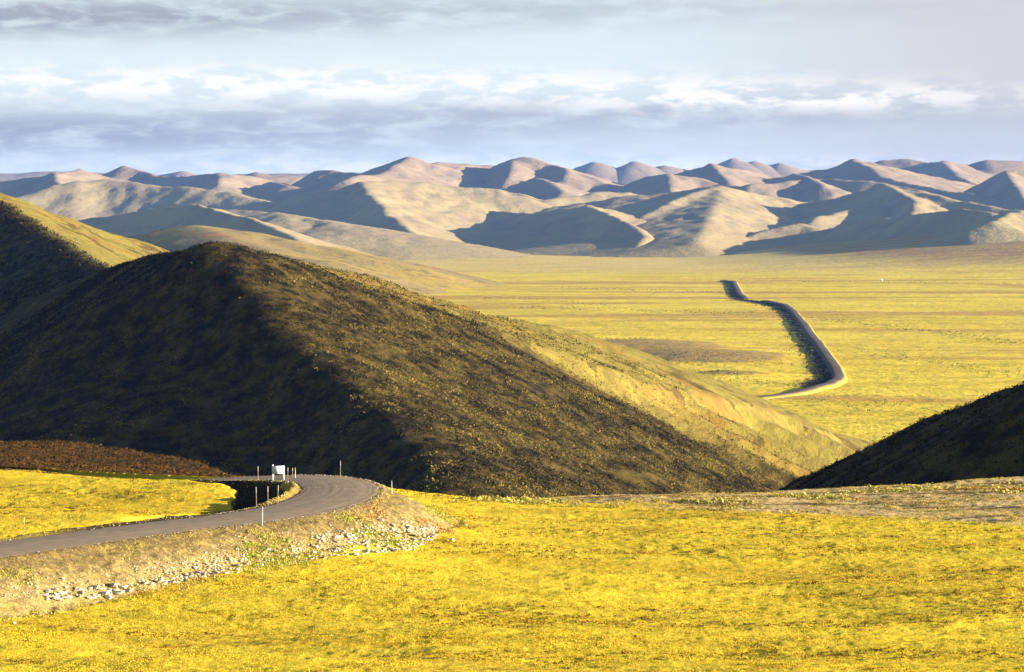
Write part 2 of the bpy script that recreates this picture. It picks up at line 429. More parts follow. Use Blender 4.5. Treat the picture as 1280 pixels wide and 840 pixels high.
def near_h(X, Y, fine=True):
    h = field0(X, Y)
    over = Y - rim(X)
    h = h - 0.40 * (np.sqrt(np.maximum(over, 0) ** 2 + 9.0) - 3.0)
    h = np.maximum(h, -58.0 + 0 * h)
    d, zr = near_poly(X, Y, RC)
    half = 3.4
    # roadside bank: right side falls to the field, left side to the ditch
    bankR = zr - np.maximum(d - half - 0.6, 0) * 0.50
    hr = np.where(d > half, np.maximum(h, bankR), h)
    bank = ((d > half + 0.2) & (bankR > h - 0.15)).astype(float)
    # ditch on the inside of the bend
    win = sstep(243, 250, Y) * sstep(287, 281, Y)
    dj = d + 1.1 * fbm(X * 0.22, Y * 0.30, 3, 17)
    ditch = 3.4 * win * sstep(-9.3, -8.2, dj) * (d < 0) + 1.0 * sstep(228, 240, Y) * sstep(256, 250, Y) * np.exp(-((d + 5.0) / 0.9) ** 2) * (d < 0)
    ditch = ditch * (1 + 0.25 * fbm(X * 0.5, Y * 0.3, 3, 19))
    hl = h - ditch
    bl = np.where(d < -half, zr + (0.24 + 0.6 * fbm(X * 0.9, Y * 0.9, 3, 23)) * np.exp(-((d + 4.2) / 0.33) ** 2) * sstep(250, 258, Y) * sstep(279, 272, Y) - np.maximum(-d - half - 1.3, 0) * 1.3, -999)
    left_keep = sstep(-half - 0.4, -half - 3.0, d)
    hl2 = np.where((d < 0), np.maximum(np.minimum(hl, np.where(left_keep < 1, zr + 0.02 + left_keep * 3, hl)), bl), hl)
    h = np.where(d > 0, hr, hl2)
    h0_ = field0(X, Y) - 0.40 * (np.sqrt(np.maximum(Y - rim(X), 0) ** 2 + 9.0) - 3.0)
    inside = np.abs(d) <= half + 0.3
    rel = 1.0
    h = np.where(inside, zr - 0.05, h)
    if fine:
        a = np.where(inside, 0.0, sstep(half + 0.2, half + 2.0, np.abs(d)))
        n = 0.60 * fbm(X * 0.055, Y * 0.10, 3, 3) + 0.12 * fbm(X * 0.45, Y * 0.6, 3, 8) + 0.16 * np.abs(fbm(X * 1.3, Y * 1.3, 3, 21))
        h = h + a * n * np.where(bank > 0, 0.6, 1.0)
        h = h + a * bank * 0.22 * fbm(X * 1.6, Y * 1.6, 3, 31)
    peat = np.clip(sstep(0.15, 0.6, h0_ - h) * (d < -4.9) + (dj > -9.2) * (d < np.where(Y > 275, -3.6, -4.9)) * sstep(246, 250, Y) * (Y < 300) + (d < -3.6) * (d > -5.8) * sstep(228, 236, Y) * sstep(258, 252, Y) * 0.9 - 0.0, 0, 1)  # mask of ground darkened to stand in for the ditch's shadow
    near_h.peat = peat
    bank = np.maximum(bank, 0.75 * (d < -3.3) * sstep(-5.4, -4.6, d) * (Y > 200) * (Y < 282))
    return h, bank, d
xs = np.concatenate([np.linspace(-320, -76, 24)[:-1], np.linspace(-76, -46, 60)[:-1], np.linspace(-46, 58, 440)[:-1], np.linspace(58, 110, 60)[:-1], np.linspace(110, 320, 20)])
ys = np.concatenate([np.linspace(-150, 165, 64)[:-1], np.linspace(165, 330, 560)[:-1], np.linspace(330, 480, 110)])
GX, GY = np.meshgrid(xs, ys)
GZ, GB, GD = near_h(GX, GY)
me = grid_mesh('ground', GX, GY, GZ, m_tundra)
att = me.attributes.new('bank', 'FLOAT', 'POINT'); att.data.foreach_set('value', GB.ravel().astype(np.float32))
att = me.attributes.new('down', 'FLOAT', 'POINT'); att.data.foreach_set('value', np.clip((GD - 3.6) / 6.5, 0, 1).ravel().astype(np.float32))
att = me.attributes.new('peat', 'FLOAT', 'POINT'); att.data.foreach_set('value', near_h.peat.ravel().astype(np.float32))
link('ground', me, 'golden tundra bench in the foreground with the road embankment', 'ground', 'structure')

# road surface
def ribbon(C, half, n, lift, crown=0.12):
    T_ = np.gradient(C[:, :2], axis=0); T_ /= np.linalg.norm(T_, axis=1)[:, None]
    Nn = np.stack([T_[:, 1], -T_[:, 0]], 1)
    s = np.linspace(-1, 1, n)
    X = C[:, 0, None] + Nn[:, 0, None] * s * half; Y = C[:, 1, None] + Nn[:, 1, None] * s * half
    Z = C[:, 2, None] + lift + crown * (1 - s[None] ** 2)
    S = np.broadcast_to(s, X.shape)
    return X, Y, Z, S
X, Y, Z, S = ribbon(spline(rc, 40), 3.75, 34, -0.01)
ej = 0.35 * fbm(np.arange(X.shape[0])[:, None] * 0.15 + 0 * X, np.sign(S) * 7.3, 3, 29) * np.abs(S) ** 6
Tg = np.gradient(spline(rc, 40)[:, :2], axis=0); Tg /= np.linalg.norm(Tg, axis=1)[:, None]
X = X + Tg[:, 1:2] * ej * np.sign(S); Y = Y - Tg[:, 0:1] * ej * np.sign(S)
Z = Z + 0.018 * fbm(S * 9 + 0 * X, np.arange(X.shape[0])[:, None] * 0.02 + 0 * X, 2, 5) + 0.02 * fbm(X * 1.2, Y * 1.2, 3, 9)
Z[:, 0] -= 0.12; Z[:, -1] -= 0.12
me = grid_mesh('road', X, Y, Z, m_road)
att = me.attributes.new('across', 'FLOAT', 'POINT'); att.data.foreach_set('value', S.ravel().astype(np.float32))
link('road', me, 'grey gravel road curving over its embankment in the foreground', 'road', 'structure')

# ------------------------------------------------------------------ valley plain
def far_road_pts():
    pix = [(760, 497), (820, 495), (900, 492), (950, 490), (1000, 485), (1032, 478), (1046, 471), (1048, 464), (1041, 453), (1028, 434), (1012, 412), (995, 391), (982, 380), (972, 376.5), (955, 373.5), (940, 371.5), (928, 368), (922, 360), (917, 350.5), (912, 348)]
    return np.array([PZ(a, b, -106.5) for a, b in pix])
FRC = spline(far_road_pts(), 8)
def plain_h(X, Y):
    h = -110.0 + 1.6 * fbm(X * 0.004, Y * 0.009, 3, 2) + 0.6 * fbm(X * 0.02, Y * 0.05, 3, 6)
    # gentle rise on the far right and left
    h = h + 64.0 * sstep(330, 1200, X) * sstep(4300, 6300, Y)
    h = h + 12.0 * sstep(-200, -1100, X) * sstep(3500, 6000, Y)
    for (px, py, z, rx, ry, hh) in [(875, 447, -110, 60, 95, 4.6), (800, 434, -110, 60, 80, 4.2), (915, 470, -110, 34, 34, 2.6)]:
        c_ = PZ(px, py, z)
        h = h + hh * np.exp(-(((X - c_[0]) / rx) ** 2 + ((Y - c_[1]) / ry) ** 2) ** 1.5)
    return h
an = np.concatenate([np.linspace(-75, -14, 40)[:-1], np.linspace(-14, 14, 420)[:-1], np.linspace(14, 75, 40)])
ts = np.concatenate([np.geomspace(380, 9000, 420)[:-1], np.geomspace(9000, 20500, 24)])
A, R = np.meshgrid(np.tan(np.radians(an)), ts)
PX_, PY_ = np.clip(A * R, -20500 + R * 0.001, 20500 - R * 0.001), R
d, zz = near_poly(PX_, PY_, FRC)
PZ_ = plain_h(PX_, PY_)
me = grid_mesh('valley_plain', PX_, PY_, PZ_, m_plain)
link('valley_plain', me, 'wide yellow tundra plain on the valley floor', 'plain', 'structure')

# far road on its gravel bank
C = FRC.copy(); T_ = np.gradient(C[:, :2], axis=0); T_ /= np.linalg.norm(T_, axis=1)[:, None]
Nn = np.stack([T_[:, 1], -T_[:, 0]], 1)
offs = np.array([-7.6, -6.0, -3.3, -3.0, -1.7, 0, 1.7, 3.0, 3.3, 5.6, 7.0]); zo = np.array([-4.6, -3.0, -0.15, 0, .1, .15, .1, 0, -0.15, -2.4, -4.4])
rg = plain_h(C[:, 0], C[:, 1]) + 2.6
rg[:44] -= 2.1 * sstep(44, 10, np.arange(44))
rg -= 4.4 * np.exp(-((np.arange(len(rg)) - 119) / 6.0) ** 4)
rg[-10:] -= 2.6 * np.linspace(0, 1, 10)
X = C[:, 0, None] + Nn[:, 0, None] * offs; Y = C[:, 1, None] + Nn[:, 1, None] * offs
Z = rg[:, None] + zo + 0.5 * fbm(X * 0.08, Y * 0.08, 3, 12) * (np.abs(offs) > 5)
me = grid_mesh('road', X, Y, Z, m_froad)
att = me.attributes.new('across', 'FLOAT', 'POINT'); att.data.foreach_set('value', np.broadcast_to(offs / 5, X.shape).ravel().astype(np.float32))
link('road', me, 'distant grey road bending across the yellow plain on a raised bank', 'road', 'structure')

# ------------------------------------------------------------------ hills of the middle distance
def hill_object(name, ridges, box, step, mat, label, base=-115.0, k=6.0, noise=None, cat='hill', keepz=None, extra=None):
    x0, x1, y0, y1 = box
    X, Y = np.meshgrid(np.arange(x0, x1 + step, step), np.arange(y0, y1 + step, step))
    H = tents(X, Y, ridges, np.full(X.shape, base - 0.0), k)
    keep = H > (keepz if keepz is not None else base + 0.5 * k)
    if noise is not None: H = H + noise(X, Y, H)
    me = grid_mesh(name, X, Y, H, mat, keep)
    o = link(name, me, label, cat, 'structure')
    return o, X, Y, H

# big brown hill
BH = [
    # left shoulder to the summit and down the brown edge
    ridge([(-80, 440, 1150), (60, 368, 1040), (140, 335, 930), (200, 318, 840), (265, 311, 750)], (0.65, 0.60, 0.65, 0.35), 5),
    ridge([(300, 317, 753), (330, 325, 757), (430, 357, 770), (520, 388, 785), (600, 427, 795), (700, 480, 805), (800, 531, 815), (900, 578, 825), (1000, 612, 832), (1080, 640, 840)], (0.5, 0.55, 0.36, 0.14), 5),
    # nose running down to the road bend; left of it the slope turns away from the sun
    ridge([(265, 309, 750), (330, 375, 715), (400, 440, 685), (470, 505, 650), (530, 560, 610), (565, 605, 570)], (0.72, 0.52, 0.60, 0.4), 10),
    # outer, golden flank
    ridge([(340, 322, 800), (430, 342, 840), (520, 370, 860), (600, 393, 880), (680, 408, 930), (760, 430, 980), (850, 466, 1060), (950, 511, 1160), (1040, 544, 1260), (1110, 562, 1330)], (0.5, 0.50, 0.16, 0.3), 12),
]
BH[3]['lim'] = (55.0, 0.8)
nose = np.array([P(*q) for q in [(265, 309, 750), (330, 375, 715), (400, 440, 685), (470, 505, 650), (530, 560, 610), (565, 605, 570)]])
def hn(X, Y, H):
    n = 2.6 * fbm(X * 0.016, Y * 0.016, 2, 41) + 1.6 * fbm(X * 0.05, Y * 0.05, 3, 43) + 1.3 * fbm(X * 0.24, Y * 0.16, 3, 47)
    return n * 0.55
def hn_big(X, Y, H):
    nx = np.interp(Y, nose[::-1, 1], nose[::-1, 0])
    k_ = 0.35 + 0.65 * sstep(-12, 14, X - nx)
    return hn(X, Y, H) * k_ - 9.0 * sstep(0, -32, X - nx) * sstep(760, 720, Y) * sstep(520, 600, Y)
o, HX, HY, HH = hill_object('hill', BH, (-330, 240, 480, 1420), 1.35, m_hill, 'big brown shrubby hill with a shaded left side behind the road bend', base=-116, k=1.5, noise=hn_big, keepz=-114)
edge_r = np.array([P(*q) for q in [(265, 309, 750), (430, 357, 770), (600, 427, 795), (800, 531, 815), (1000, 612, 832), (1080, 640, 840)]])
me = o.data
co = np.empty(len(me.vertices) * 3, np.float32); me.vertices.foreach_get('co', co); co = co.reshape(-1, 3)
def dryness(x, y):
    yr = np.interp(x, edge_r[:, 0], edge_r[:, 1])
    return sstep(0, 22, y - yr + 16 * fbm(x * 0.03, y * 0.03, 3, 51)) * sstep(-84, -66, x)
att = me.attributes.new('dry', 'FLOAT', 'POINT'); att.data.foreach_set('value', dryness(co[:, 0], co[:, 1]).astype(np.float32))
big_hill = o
HXs = None

# left hill: dark face and golden flank
LH = [
    ridge([(-260, 160, 1500), (-120, 205, 1400), (0, 252, 1250), (60, 288, 1180), (110, 320, 1120), (140, 341, 1080), (190, 380, 1020)], (0.60, 0.55, 0.50, 0.14), 5),
    ridge([(-200, 178, 1500), (-60, 225, 1480), (0, 245, 1460), (60, 269, 1480), (120, 288, 1520), (170, 302, 1560), (215, 317, 1600), (300, 352, 1680), (360, 375, 1750)], (0.4, 0.60, 0.2, 0.35), 12),
]
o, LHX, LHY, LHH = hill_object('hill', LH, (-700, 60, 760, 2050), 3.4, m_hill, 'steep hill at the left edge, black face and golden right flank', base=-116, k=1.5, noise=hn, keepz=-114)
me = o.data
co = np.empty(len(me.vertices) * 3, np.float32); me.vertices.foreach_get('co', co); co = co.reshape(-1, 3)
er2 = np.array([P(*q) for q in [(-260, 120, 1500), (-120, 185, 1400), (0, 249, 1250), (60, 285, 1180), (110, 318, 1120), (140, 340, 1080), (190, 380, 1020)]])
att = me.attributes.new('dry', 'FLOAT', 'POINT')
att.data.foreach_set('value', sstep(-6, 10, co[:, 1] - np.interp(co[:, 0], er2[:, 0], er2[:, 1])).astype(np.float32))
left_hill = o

# right dark hill
RH = [ridge([(940, 640, 505), (1000, 609, 480), (1100, 562, 445), (1200, 515, 415), (1280, 484, 395), (1400, 440, 375), (1600, 380, 360)], (0.55, 0.3, 0.50, 0.5), 5)]
RH[0]['s'] = (0.6, 0.3, 0.45, 0.6)
o, RHX, RHY, RHH = hill_object('hill', RH, (-20, 190, 290, 600), 1.0, m_hill, 'black shaded hill rising at the right edge beyond the field', base=-62, k=2.0,
                   noise=lambda X, Y, H: 0.5 * fbm(X * 0.1, Y * 0.1, 4, 61), keepz=-60)
right_hill = o

# low golden hill beyond, centre-left
LL = [ridge([(150, 304, 4500), (180, 295, 4450), (215, 287, 4350), (245, 284, 4250), (300, 289, 4200), (350, 299, 4150), (400, 306, 4150), (450, 316, 4200), (500, 330, 4300), (540, 346, 4450)], (0.28, 0.25, 0.20, 0.3), 30),
      ridge([(245, 283, 4200), (300, 303, 3950), (380, 322, 3800)], (0.3, 0.3, 0.26, 0.2), 40)]
hill_object('hill', LL, (-900, 60, 2700, 5300), 9.0, m_low, 'low golden and rust hill behind the big brown hill', base=-116, k=2.0,
            noise=lambda X, Y, H: 5 * fbm(X * 0.006, Y * 0.006, 4, 71), keepz=-114)

# ------------------------------------------------------------------ mountains
def mtn(label, ridges, far=False, step=12.0, amp=0.8, base=-125.0, k=2.5, name='mountain'):
    pts = np.array([q for r in ridges for q in r['p']])
    ht = pts[:, 2].max() - base
    m = ht / 0.22
    box = (pts[:, 0].min() - m * .8, pts[:, 0].max() + m * .8, pts[:, 1].min() - m, pts[:, 1].max() + m)
    dist = pts[:, 1].mean()
    step = step * dist / 8000.0
    def nz(X, Y, H):
        rel = np.clip((H - base) / 120.0, 0, 1)
        g = np.abs(fbm(X * 0.013, Y * 0.004, 4, 81, 0.6))
        wx = X + 60 * fbm(X * 0.004, Y * 0.003, 2, 87); g2 = np.abs(fbm(wx * 0.0065, Y * 0.0024, 3, 89, 0.55))
        return amp * rel * (9.0 * fbm(X * 0.004, Y * 0.004, 3, 77) - 9.0 * g - 9.0 * g2 + 2.5 * fbm(X * 0.03, Y * 0.015, 3, 83) + 3)
    return hill_object(name, ridges, box, step, m_mt2 if far else m_mt, label, base=base, k=k, noise=nz, cat='mountain', keepz=base + 4)
N = (0.58, 0.30, 0.30, 0.40)
G = (0.36, 0.28, 0.30, 0.38)
# front row
mtn('dark ridge at the foot of the range behind the golden left hill',
    [ridge([(60, 282, 6900), (120, 270, 6800), (180, 262, 6650), (215, 259, 6550), (248, 256, 6450), (290, 267, 6150), (330, 280, 5850), (372, 299, 5500)], (0.7, 0.3, 0.6, 0.4))])
mtn('long pale slope running down to the plain left of centre',
    [ridge([(240, 262, 7600), (300, 262, 7400), (360, 268, 7100), (420, 277, 6900), (480, 288, 6800), (540, 302, 6700), (600, 319, 6650)], (0.3, 0.18, 0.10, 0.35), 30)])
mtn('mountain with a broad blue shaded face left of centre',
    [ridge([(322, 262, 8600), (365, 243, 8500), (400, 237, 8400), (425, 235, 8300), (450, 227, 8200)], N),
     ridge([(450, 227, 8200), (460, 240, 7950), (472, 254, 7700), (485, 268, 7450), (500, 280, 7200), (525, 297, 6950)], N),
     ridge([(450, 227, 8200), (500, 224, 8450), (560, 232, 8500), (620, 238, 8500)], G)])
mtn('mountain above the wide central shadow',
    [ridge([(515, 294, 8700), (560, 278, 8500), (610, 263, 8250), (660, 267, 8000), (700, 264, 7750), (735, 256, 7450)], (0.6, 0.3, 0.55, 0.4)),
     ridge([(735, 256, 7450), (762, 269, 7200), (790, 282, 7000), (806, 293, 6850), (796, 308, 6700)], (0.6, 0.5, 0.5, 0.4)),
     ridge([(735, 256, 7450), (780, 264, 7800), (800, 271, 8000)], G)])
mtn('long pale shoulder across the middle of the range',
    [ridge([(560, 232, 9000), (620, 236, 9000), (680, 250, 8900), (740, 240, 9100), (800, 240, 9200), (850, 238, 9200), (900, 236, 9000)], G)])
mtn('pointed mountain with a lit front right of centre',
    [ridge([(800, 271, 7500), (830, 256, 7750), (860, 241, 8050), (900, 231, 8400)], (0.5, 0.3, 0.26, 0.4)),
     ridge([(900, 231, 8400), (895, 255, 7700), (880, 282, 7000), (870, 304, 6600)], (0.13, 0.30, 0.22, 0.3)),
     ridge([(900, 231, 8400), (960, 243, 8500), (1010, 252, 8550)], G)])
mtn('mountain with a sharp peak and a lit lobe in front on the right',
    [ridge([(1000, 253, 8300), (1040, 249, 8250), (1070, 240, 8150), (1102, 231, 8050)], (0.55, 0.3, 0.5, 0.4)),
     ridge([(1102, 231, 8050), (1130, 241, 7800), (1142, 250, 7600), (1140, 270, 7300)], N),
     ridge([(1102, 231, 8050), (1150, 240, 7900), (1200, 250, 7700), (1250, 258, 7500), (1330, 272, 7300)], G),
     ridge([(1085, 250, 7900), (1060, 262, 7650), (1020, 272, 7450), (1012, 280, 7300)], (0.3, 0.3, 0.3, 0.3)),
     ridge([(1098, 255, 7700), (1100, 275, 7400)], (0.2, 0.6, 0.3, 0.3))])
mtn('small lit knoll at the edge of the plain, right of centre',
    [ridge([(930, 297, 7000), (960, 286, 7100), (1000, 279, 7150), (1018, 284, 7100)], (0.3, 0.3, 0.25, 0.4))])
mtn('long dark ridge in front of the range on the right',
    [ridge([(885, 316, 7500), (960, 303, 7300), (1020, 288, 7100), (1080, 275, 6900), (1140, 268, 6700), (1205, 262, 6500), (1240, 266, 6350), (1245, 285, 6150)], (0.5, 0.3, 0.35, 0.35))])
mtn('tawny foothill at the right edge of the range',
    [ridge([(1236, 276, 5900), (1262, 268, 6150), (1290, 261, 6500), (1380, 252, 7000)], (0.35, 0.3, 0.24, 0.4))])
# second row
mtn('blue shaded mountain at the left edge',
    [ridge([(-60, 234, 9900), (20, 226, 9700), (50, 219, 9600), (68, 215, 9500)], N), ridge([(68, 215, 9500), (69, 224, 9200), (77, 232, 9000)], N),
     ridge([(68, 215, 9500), (100, 212, 9900), (130, 219, 9900)], G)], True)
mtn('broad pale dome on the left of the range',
    [ridge([(10, 248, 8700), (75, 230, 8900), (130, 223, 9000), (200, 232, 8900), (280, 240, 8700), (330, 250, 8500)], G, 30)])
mtn('small peak with a long blue band on its right, far left',
    [ridge([(130, 219, 10900), (155, 208, 10700), (172, 213, 10650), (200, 220, 10500), (240, 219, 10300), (275, 216, 10150)], N), ridge([(275, 216, 10150), (273, 230, 9700)], N),
     ridge([(275, 216, 10150), (330, 222, 10300)], G)], True)
mtn('low peaks with a blue notch left of the broad shaded mountain',
    [ridge([(290, 228, 10900), (320, 214, 10900), (345, 220, 10850), (365, 218, 10900)], G), ridge([(310, 235, 9900), (340, 228, 9750), (358, 231, 9600)], N)], True)
mtn('small blue mountain just left of the highest pale peak',
    [ridge([(380, 228, 10600), (395, 215, 10500), (415, 211, 10400), (438, 216, 10300)], N), ridge([(438, 216, 10300), (433, 229, 9900)], N),
     ridge([(438, 216, 10300), (470, 218, 10500)], G)], True)
mtn('high pale peak with a pointed summit near the centre',
    [ridge([(430, 226, 9100), (485, 212, 9700), (512, 196, 10200), (540, 202, 10300), (580, 204, 10400), (612, 206, 10500)], (0.36, 0.28, 0.24, 0.4))], True)
mtn('dark double mountain in the middle of the skyline',
    [ridge([(603, 224, 10500), (620, 205, 10400), (640, 197, 10300), (655, 194, 10300), (690, 205, 10200), (708, 210, 10000)], N),
     ridge([(641, 197, 10300), (635, 222, 9700)], N), ridge([(708, 210, 10000), (708, 217, 9750)], N),
     ridge([(708, 210, 10000), (740, 222, 9800), (775, 238, 9500)], G), ridge([(668, 220, 9700), (690, 226, 9500), (705, 240, 9250)], N)], True)
mtn('blue mountain with a round pale dome right of centre',
    [ridge([(763, 241, 9800), (790, 228, 9700), (810, 220, 9700), (836, 219, 9600)], N), ridge([(836, 219, 9600), (838, 242, 9000)], N),
     ridge([(836, 219, 9600), (870, 222, 9600), (905, 232, 9500)], G)], True)
mtn('dark pointed mountain right of centre on the skyline',
    [ridge([(800, 225, 10500), (835, 220, 10400), (865, 213, 10300), (888, 205, 10200)], N), ridge([(888, 205, 10200), (900, 214, 9900), (911, 228, 9500)], N),
     ridge([(888, 205, 10200), (930, 213, 10500), (975, 221, 10500)], G)], True)
mtn('small dark cone between the right-hand ridges',
    [ridge([(943, 233, 9600), (970, 226, 9500), (993, 217, 9400), (1010, 222, 9200), (1028, 231, 8900)], N)], True)
mtn('dark mountain with a long thin spur falling to the right',
    [ridge([(985, 219, 10500), (1020, 212, 10400), (1040, 208, 10300), (1065, 199, 10200)], N),
     ridge([(1065, 199, 10200), (1090, 210, 9800), (1102, 222, 9500), (1150, 232, 9200), (1200, 240, 8900), (1245, 250, 8600)], (0.45, 0.22, 0.22, 0.3)),
     ridge([(940, 229, 9000), (1020, 224, 9200), (1090, 226, 9000), (1150, 236, 8800)], G)], True)
mtn('dark blue mountain at the right edge',
    [ridge([(1232, 243, 9500), (1245, 224, 9400), (1257, 215, 9300), (1300, 212, 9300)], (0.5, 0.3, 0.5, 0.4)), ridge([(1257, 215, 9300), (1278, 245, 8500), (1300, 264, 8100)], N)], True)
mtn('pale skyline ridge with a blue hollow on the right',
    [ridge([(1080, 205, 12000), (1100, 201, 12000), (1135, 197, 12000), (1160, 203, 11900), (1178, 202, 11800)], N), ridge([(1178, 202, 11800), (1173, 216, 11300)], N),
     ridge([(1178, 202, 11800), (1210, 206, 11900), (1233, 200, 11900), (1300, 204, 11900)], N),
     ridge([(1178, 202, 11800), (1200, 222, 10700), (1240, 236, 10300)], G)], True)
# far back row
D = 15500
for lab, pk in [('tiny grey peak on the skyline at the left', [(200, 219), (228, 213), (246, 219)]),
                ('tiny blue peak right of the dark double mountain', [(722, 209), (742, 202), (760, 209)]),
                ('tiny pale cone on the skyline right of the centre', [(772, 209), (791, 201), (809, 210)]),
                ('tiny rounded blue top on the skyline beside the pale cone', [(806, 211), (828, 206), (856, 212)]),
                ('tiny blue peak behind the dark pointed mountain', [(893, 207), (915, 198), (932, 207)]),
                ('tiny pale tooth on the skyline beside the blue peak', [(930, 208), (941, 201), (958, 208)]),
                ('tiny blue pyramid left of the dark spur mountain', [(948, 210), (973, 203), (1002, 213)])]:
    mtn(lab, [ridge([(a, b, D) for a, b in pk], N, 8)], True, step=12, amp=0.5)
mtn('low pale skyline at the back of the range',
    [ridge([(-60, 220, 17000), (60, 214, 17000), (150, 217, 17000), (300, 217, 17000), (480, 215, 17000), (600, 211, 17000), (720, 211, 17000), (850, 212, 17000), (1000, 213, 17000), (1100, 209, 17000), (1340, 206, 17000)], G, 30)], True, step=30)

#<<DET
# ------------------------------------------------------------------ helpers for small things
def ground_z(x, y):
    X = np.atleast_1d(np.asarray(x, float)); Y = np.atleast_1d(np.asarray(y, float))
    i = np.clip(np.searchsorted(xs, X) - 1, 0, len(xs) - 2); j = np.clip(np.searchsorted(ys, Y) - 1, 0, len(ys) - 2)
    fx = np.clip((X - xs[i]) / (xs[i + 1] - xs[i]), 0, 1); fy = np.clip((Y - ys[j]) / (ys[j + 1] - ys[j]), 0, 1)
    return (GZ[j, i] * (1 - fx) + GZ[j, i + 1] * fx) * (1 - fy) + (GZ[j + 1, i] * (1 - fx) + GZ[j + 1, i + 1] * fx) * fy
def grid_z(XG, YG, ZG, X, Y):
    x0 = XG[0, 0]; st = XG[0, 1] - XG[0, 0]; y0 = YG[0, 0]
    fx = np.clip((X - x0) / st, 0, XG.shape[1] - 1.001); fy = np.clip((Y - y0) / st, 0, XG.shape[0] - 1.001)
    i = fx.astype(int); j = fy.astype(int); fx = fx - i; fy = fy - j
    return (ZG[j, i] * (1 - fx) + ZG[j, i + 1] * fx) * (1 - fy) + (ZG[j + 1, i] * (1 - fx) + ZG[j + 1, i + 1] * fx) * fy
def hit_ground(px, py):
    """walk along the line of sight until it meets the foreground ground"""
    Y = np.arange(165.0, 345.0, 0.15); q = np.array([P(px, py, t) for t in Y])
    g = ground_z(q[:, 0], q[:, 1]); k = np.nonzero(q[:, 2] <= g)[0]
    i = k[0] if len(k) else -1
    return np.array((q[i, 0], q[i, 1], float(g[i])))

def leaf_cloud(name, cx, cy, cz, size, nleaf, mat, label, cat, kind, spread=0.5, flat=0.7, leaf=0.5, tone=None, upright=False):
    """many small leaf triangles gathered in clumps round the given centres, as one mesh"""
    n = len(cx); m = n * nleaf
    s = np.repeat(size, nleaf)
    a = rng.uniform(0, 2 * np.pi, m); rr = np.sqrt(rng.uniform(0, 1, m)) * spread * s
    bx = np.repeat(cx, nleaf) + rr * np.cos(a); by = np.repeat(cy, nleaf) + rr * np.sin(a)
    top = 1 - (rr / (spread * s + 1e-6)) ** 2 * 0.6
    ls = leaf * s * rng.uniform(0.6, 1.3, m)
    d = rng.uniform(0, 2 * np.pi, m); hw = ls * 0.5
    if upright:
        bz = np.repeat(cz, nleaf)
        lean = rng.normal(0, 0.35, (m, 2)) * ls[:, None]
        v0 = np.stack([bx - hw * .5 * np.cos(d), by - hw * .5 * np.sin(d), bz - 0.03], 1); v1 = np.stack([bx + hw * .5 * np.cos(d), by + hw * .5 * np.sin(d), bz - 0.03], 1)
        v2 = np.stack([bx + lean[:, 0], by + lean[:, 1], bz + flat * s * top * rng.uniform(0.6, 1.1, m)], 1)
    else:
        bz = np.repeat(cz, nleaf) + flat * s * top * rng.uniform(0.0, 1.0, m)
        r3 = rng.normal(0, 1, (3, m, 3)); r3 /= np.linalg.norm(r3, axis=2, keepdims=True)
        b = np.stack([bx, by, bz], 1)
        v0, v1, v2 = (b + r3[q] * ls[:, None] * 0.6 for q in range(3))
    V = np.stack([v0, v1, v2], 1).reshape(-1, 3); Fc = np.arange(m * 3).reshape(-1, 3)
    me = mesh_from(name, V, Fc, mat, smooth=False, nper=3)
    tn = rng.uniform(0, 1, n) if tone is None else tone
    tn = np.clip(np.repeat(tn, nleaf) + rng.normal(0, 0.08, m), 0, 1)
    at_ = me.attributes.new('tone', 'FLOAT', 'POINT'); at_.data.foreach_set('value', np.repeat(tn, 3).astype(np.float32))
    return link(name, me, label, cat, kind)

# ------------------------------------------------------------------ grass tussocks of the foreground
n = 300000
yy = 172 + (332 - 172) * rng.uniform(0, 1, n) ** 1.15
xx = rng.uniform(-0.195, 0.195, n) * yy
dd, _ = near_poly(xx, yy, RC[::3])
zz_ = ground_z(xx, yy)
bk = (dd > 0) & (dd < 11) & (zz_ > field0(xx, yy) + 0.45)
clump = fbm(xx * 0.25, yy * 0.35, 3, 91)
ok = ((np.abs(dd) > 4.2) | ((dd < -3.85) & (yy > 250))) & (~bk | (rng.uniform(0, 1, n) < 0.12)) & (rng.uniform(-0.5, 0.5, n) < clump * 1.4 + 0.22)
ok &= ~((dd < -5.0) & (dd > -9.5) & (yy > 250) & (yy < 285) & (rng.uniform(0, 1, n) < 0.86))
ok &= ~((yy > 308) & (xx < -16))
xx, yy, zz_ = xx[ok], yy[ok], zz_[ok]
sz = rng.uniform(0.13, 0.26, len(xx)) * (1 + 0.5 * sstep(0.1, 0.6, clump[ok]))
tone = np.clip(0.5 + 1.1 * fbm(xx * 0.06, yy * 0.32, 4, 95) + rng.normal(0, 0.12, len(xx)), 0, 1)
leaf_cloud('grass', xx, yy, zz_, sz, 4, m_blade, 'golden tussock grass covering the foreground bench', 'grass', 'stuff', spread=0.7, flat=0.36, leaf=0.5, tone=tone, upright=True)
# dark low heath cushions that speckle the turf
n = 22000
yy = 172 + 150 * rng.uniform(0, 1, n); xx = rng.uniform(-0.19, 0.19, n) * yy
dd, _ = near_poly(xx, yy, RC[::3]); zz_ = ground_z(xx, yy)
cl = fbm(xx * 0.045, yy * 0.20, 4, 97)
ok = (np.abs(dd) > 5.0) & (cl > 0.14) & ~((dd > 0) & (dd < 11) & (zz_ > field0(xx, yy) + 0.45))
leaf_cloud('heath_cushions', xx[ok], yy[ok], zz_[ok], rng.uniform(0.2, 0.42, ok.sum()), 8, m_heath, 'russet heath cushions speckling the golden turf', 'heath', 'stuff', spread=0.8, flat=0.35, leaf=0.5)

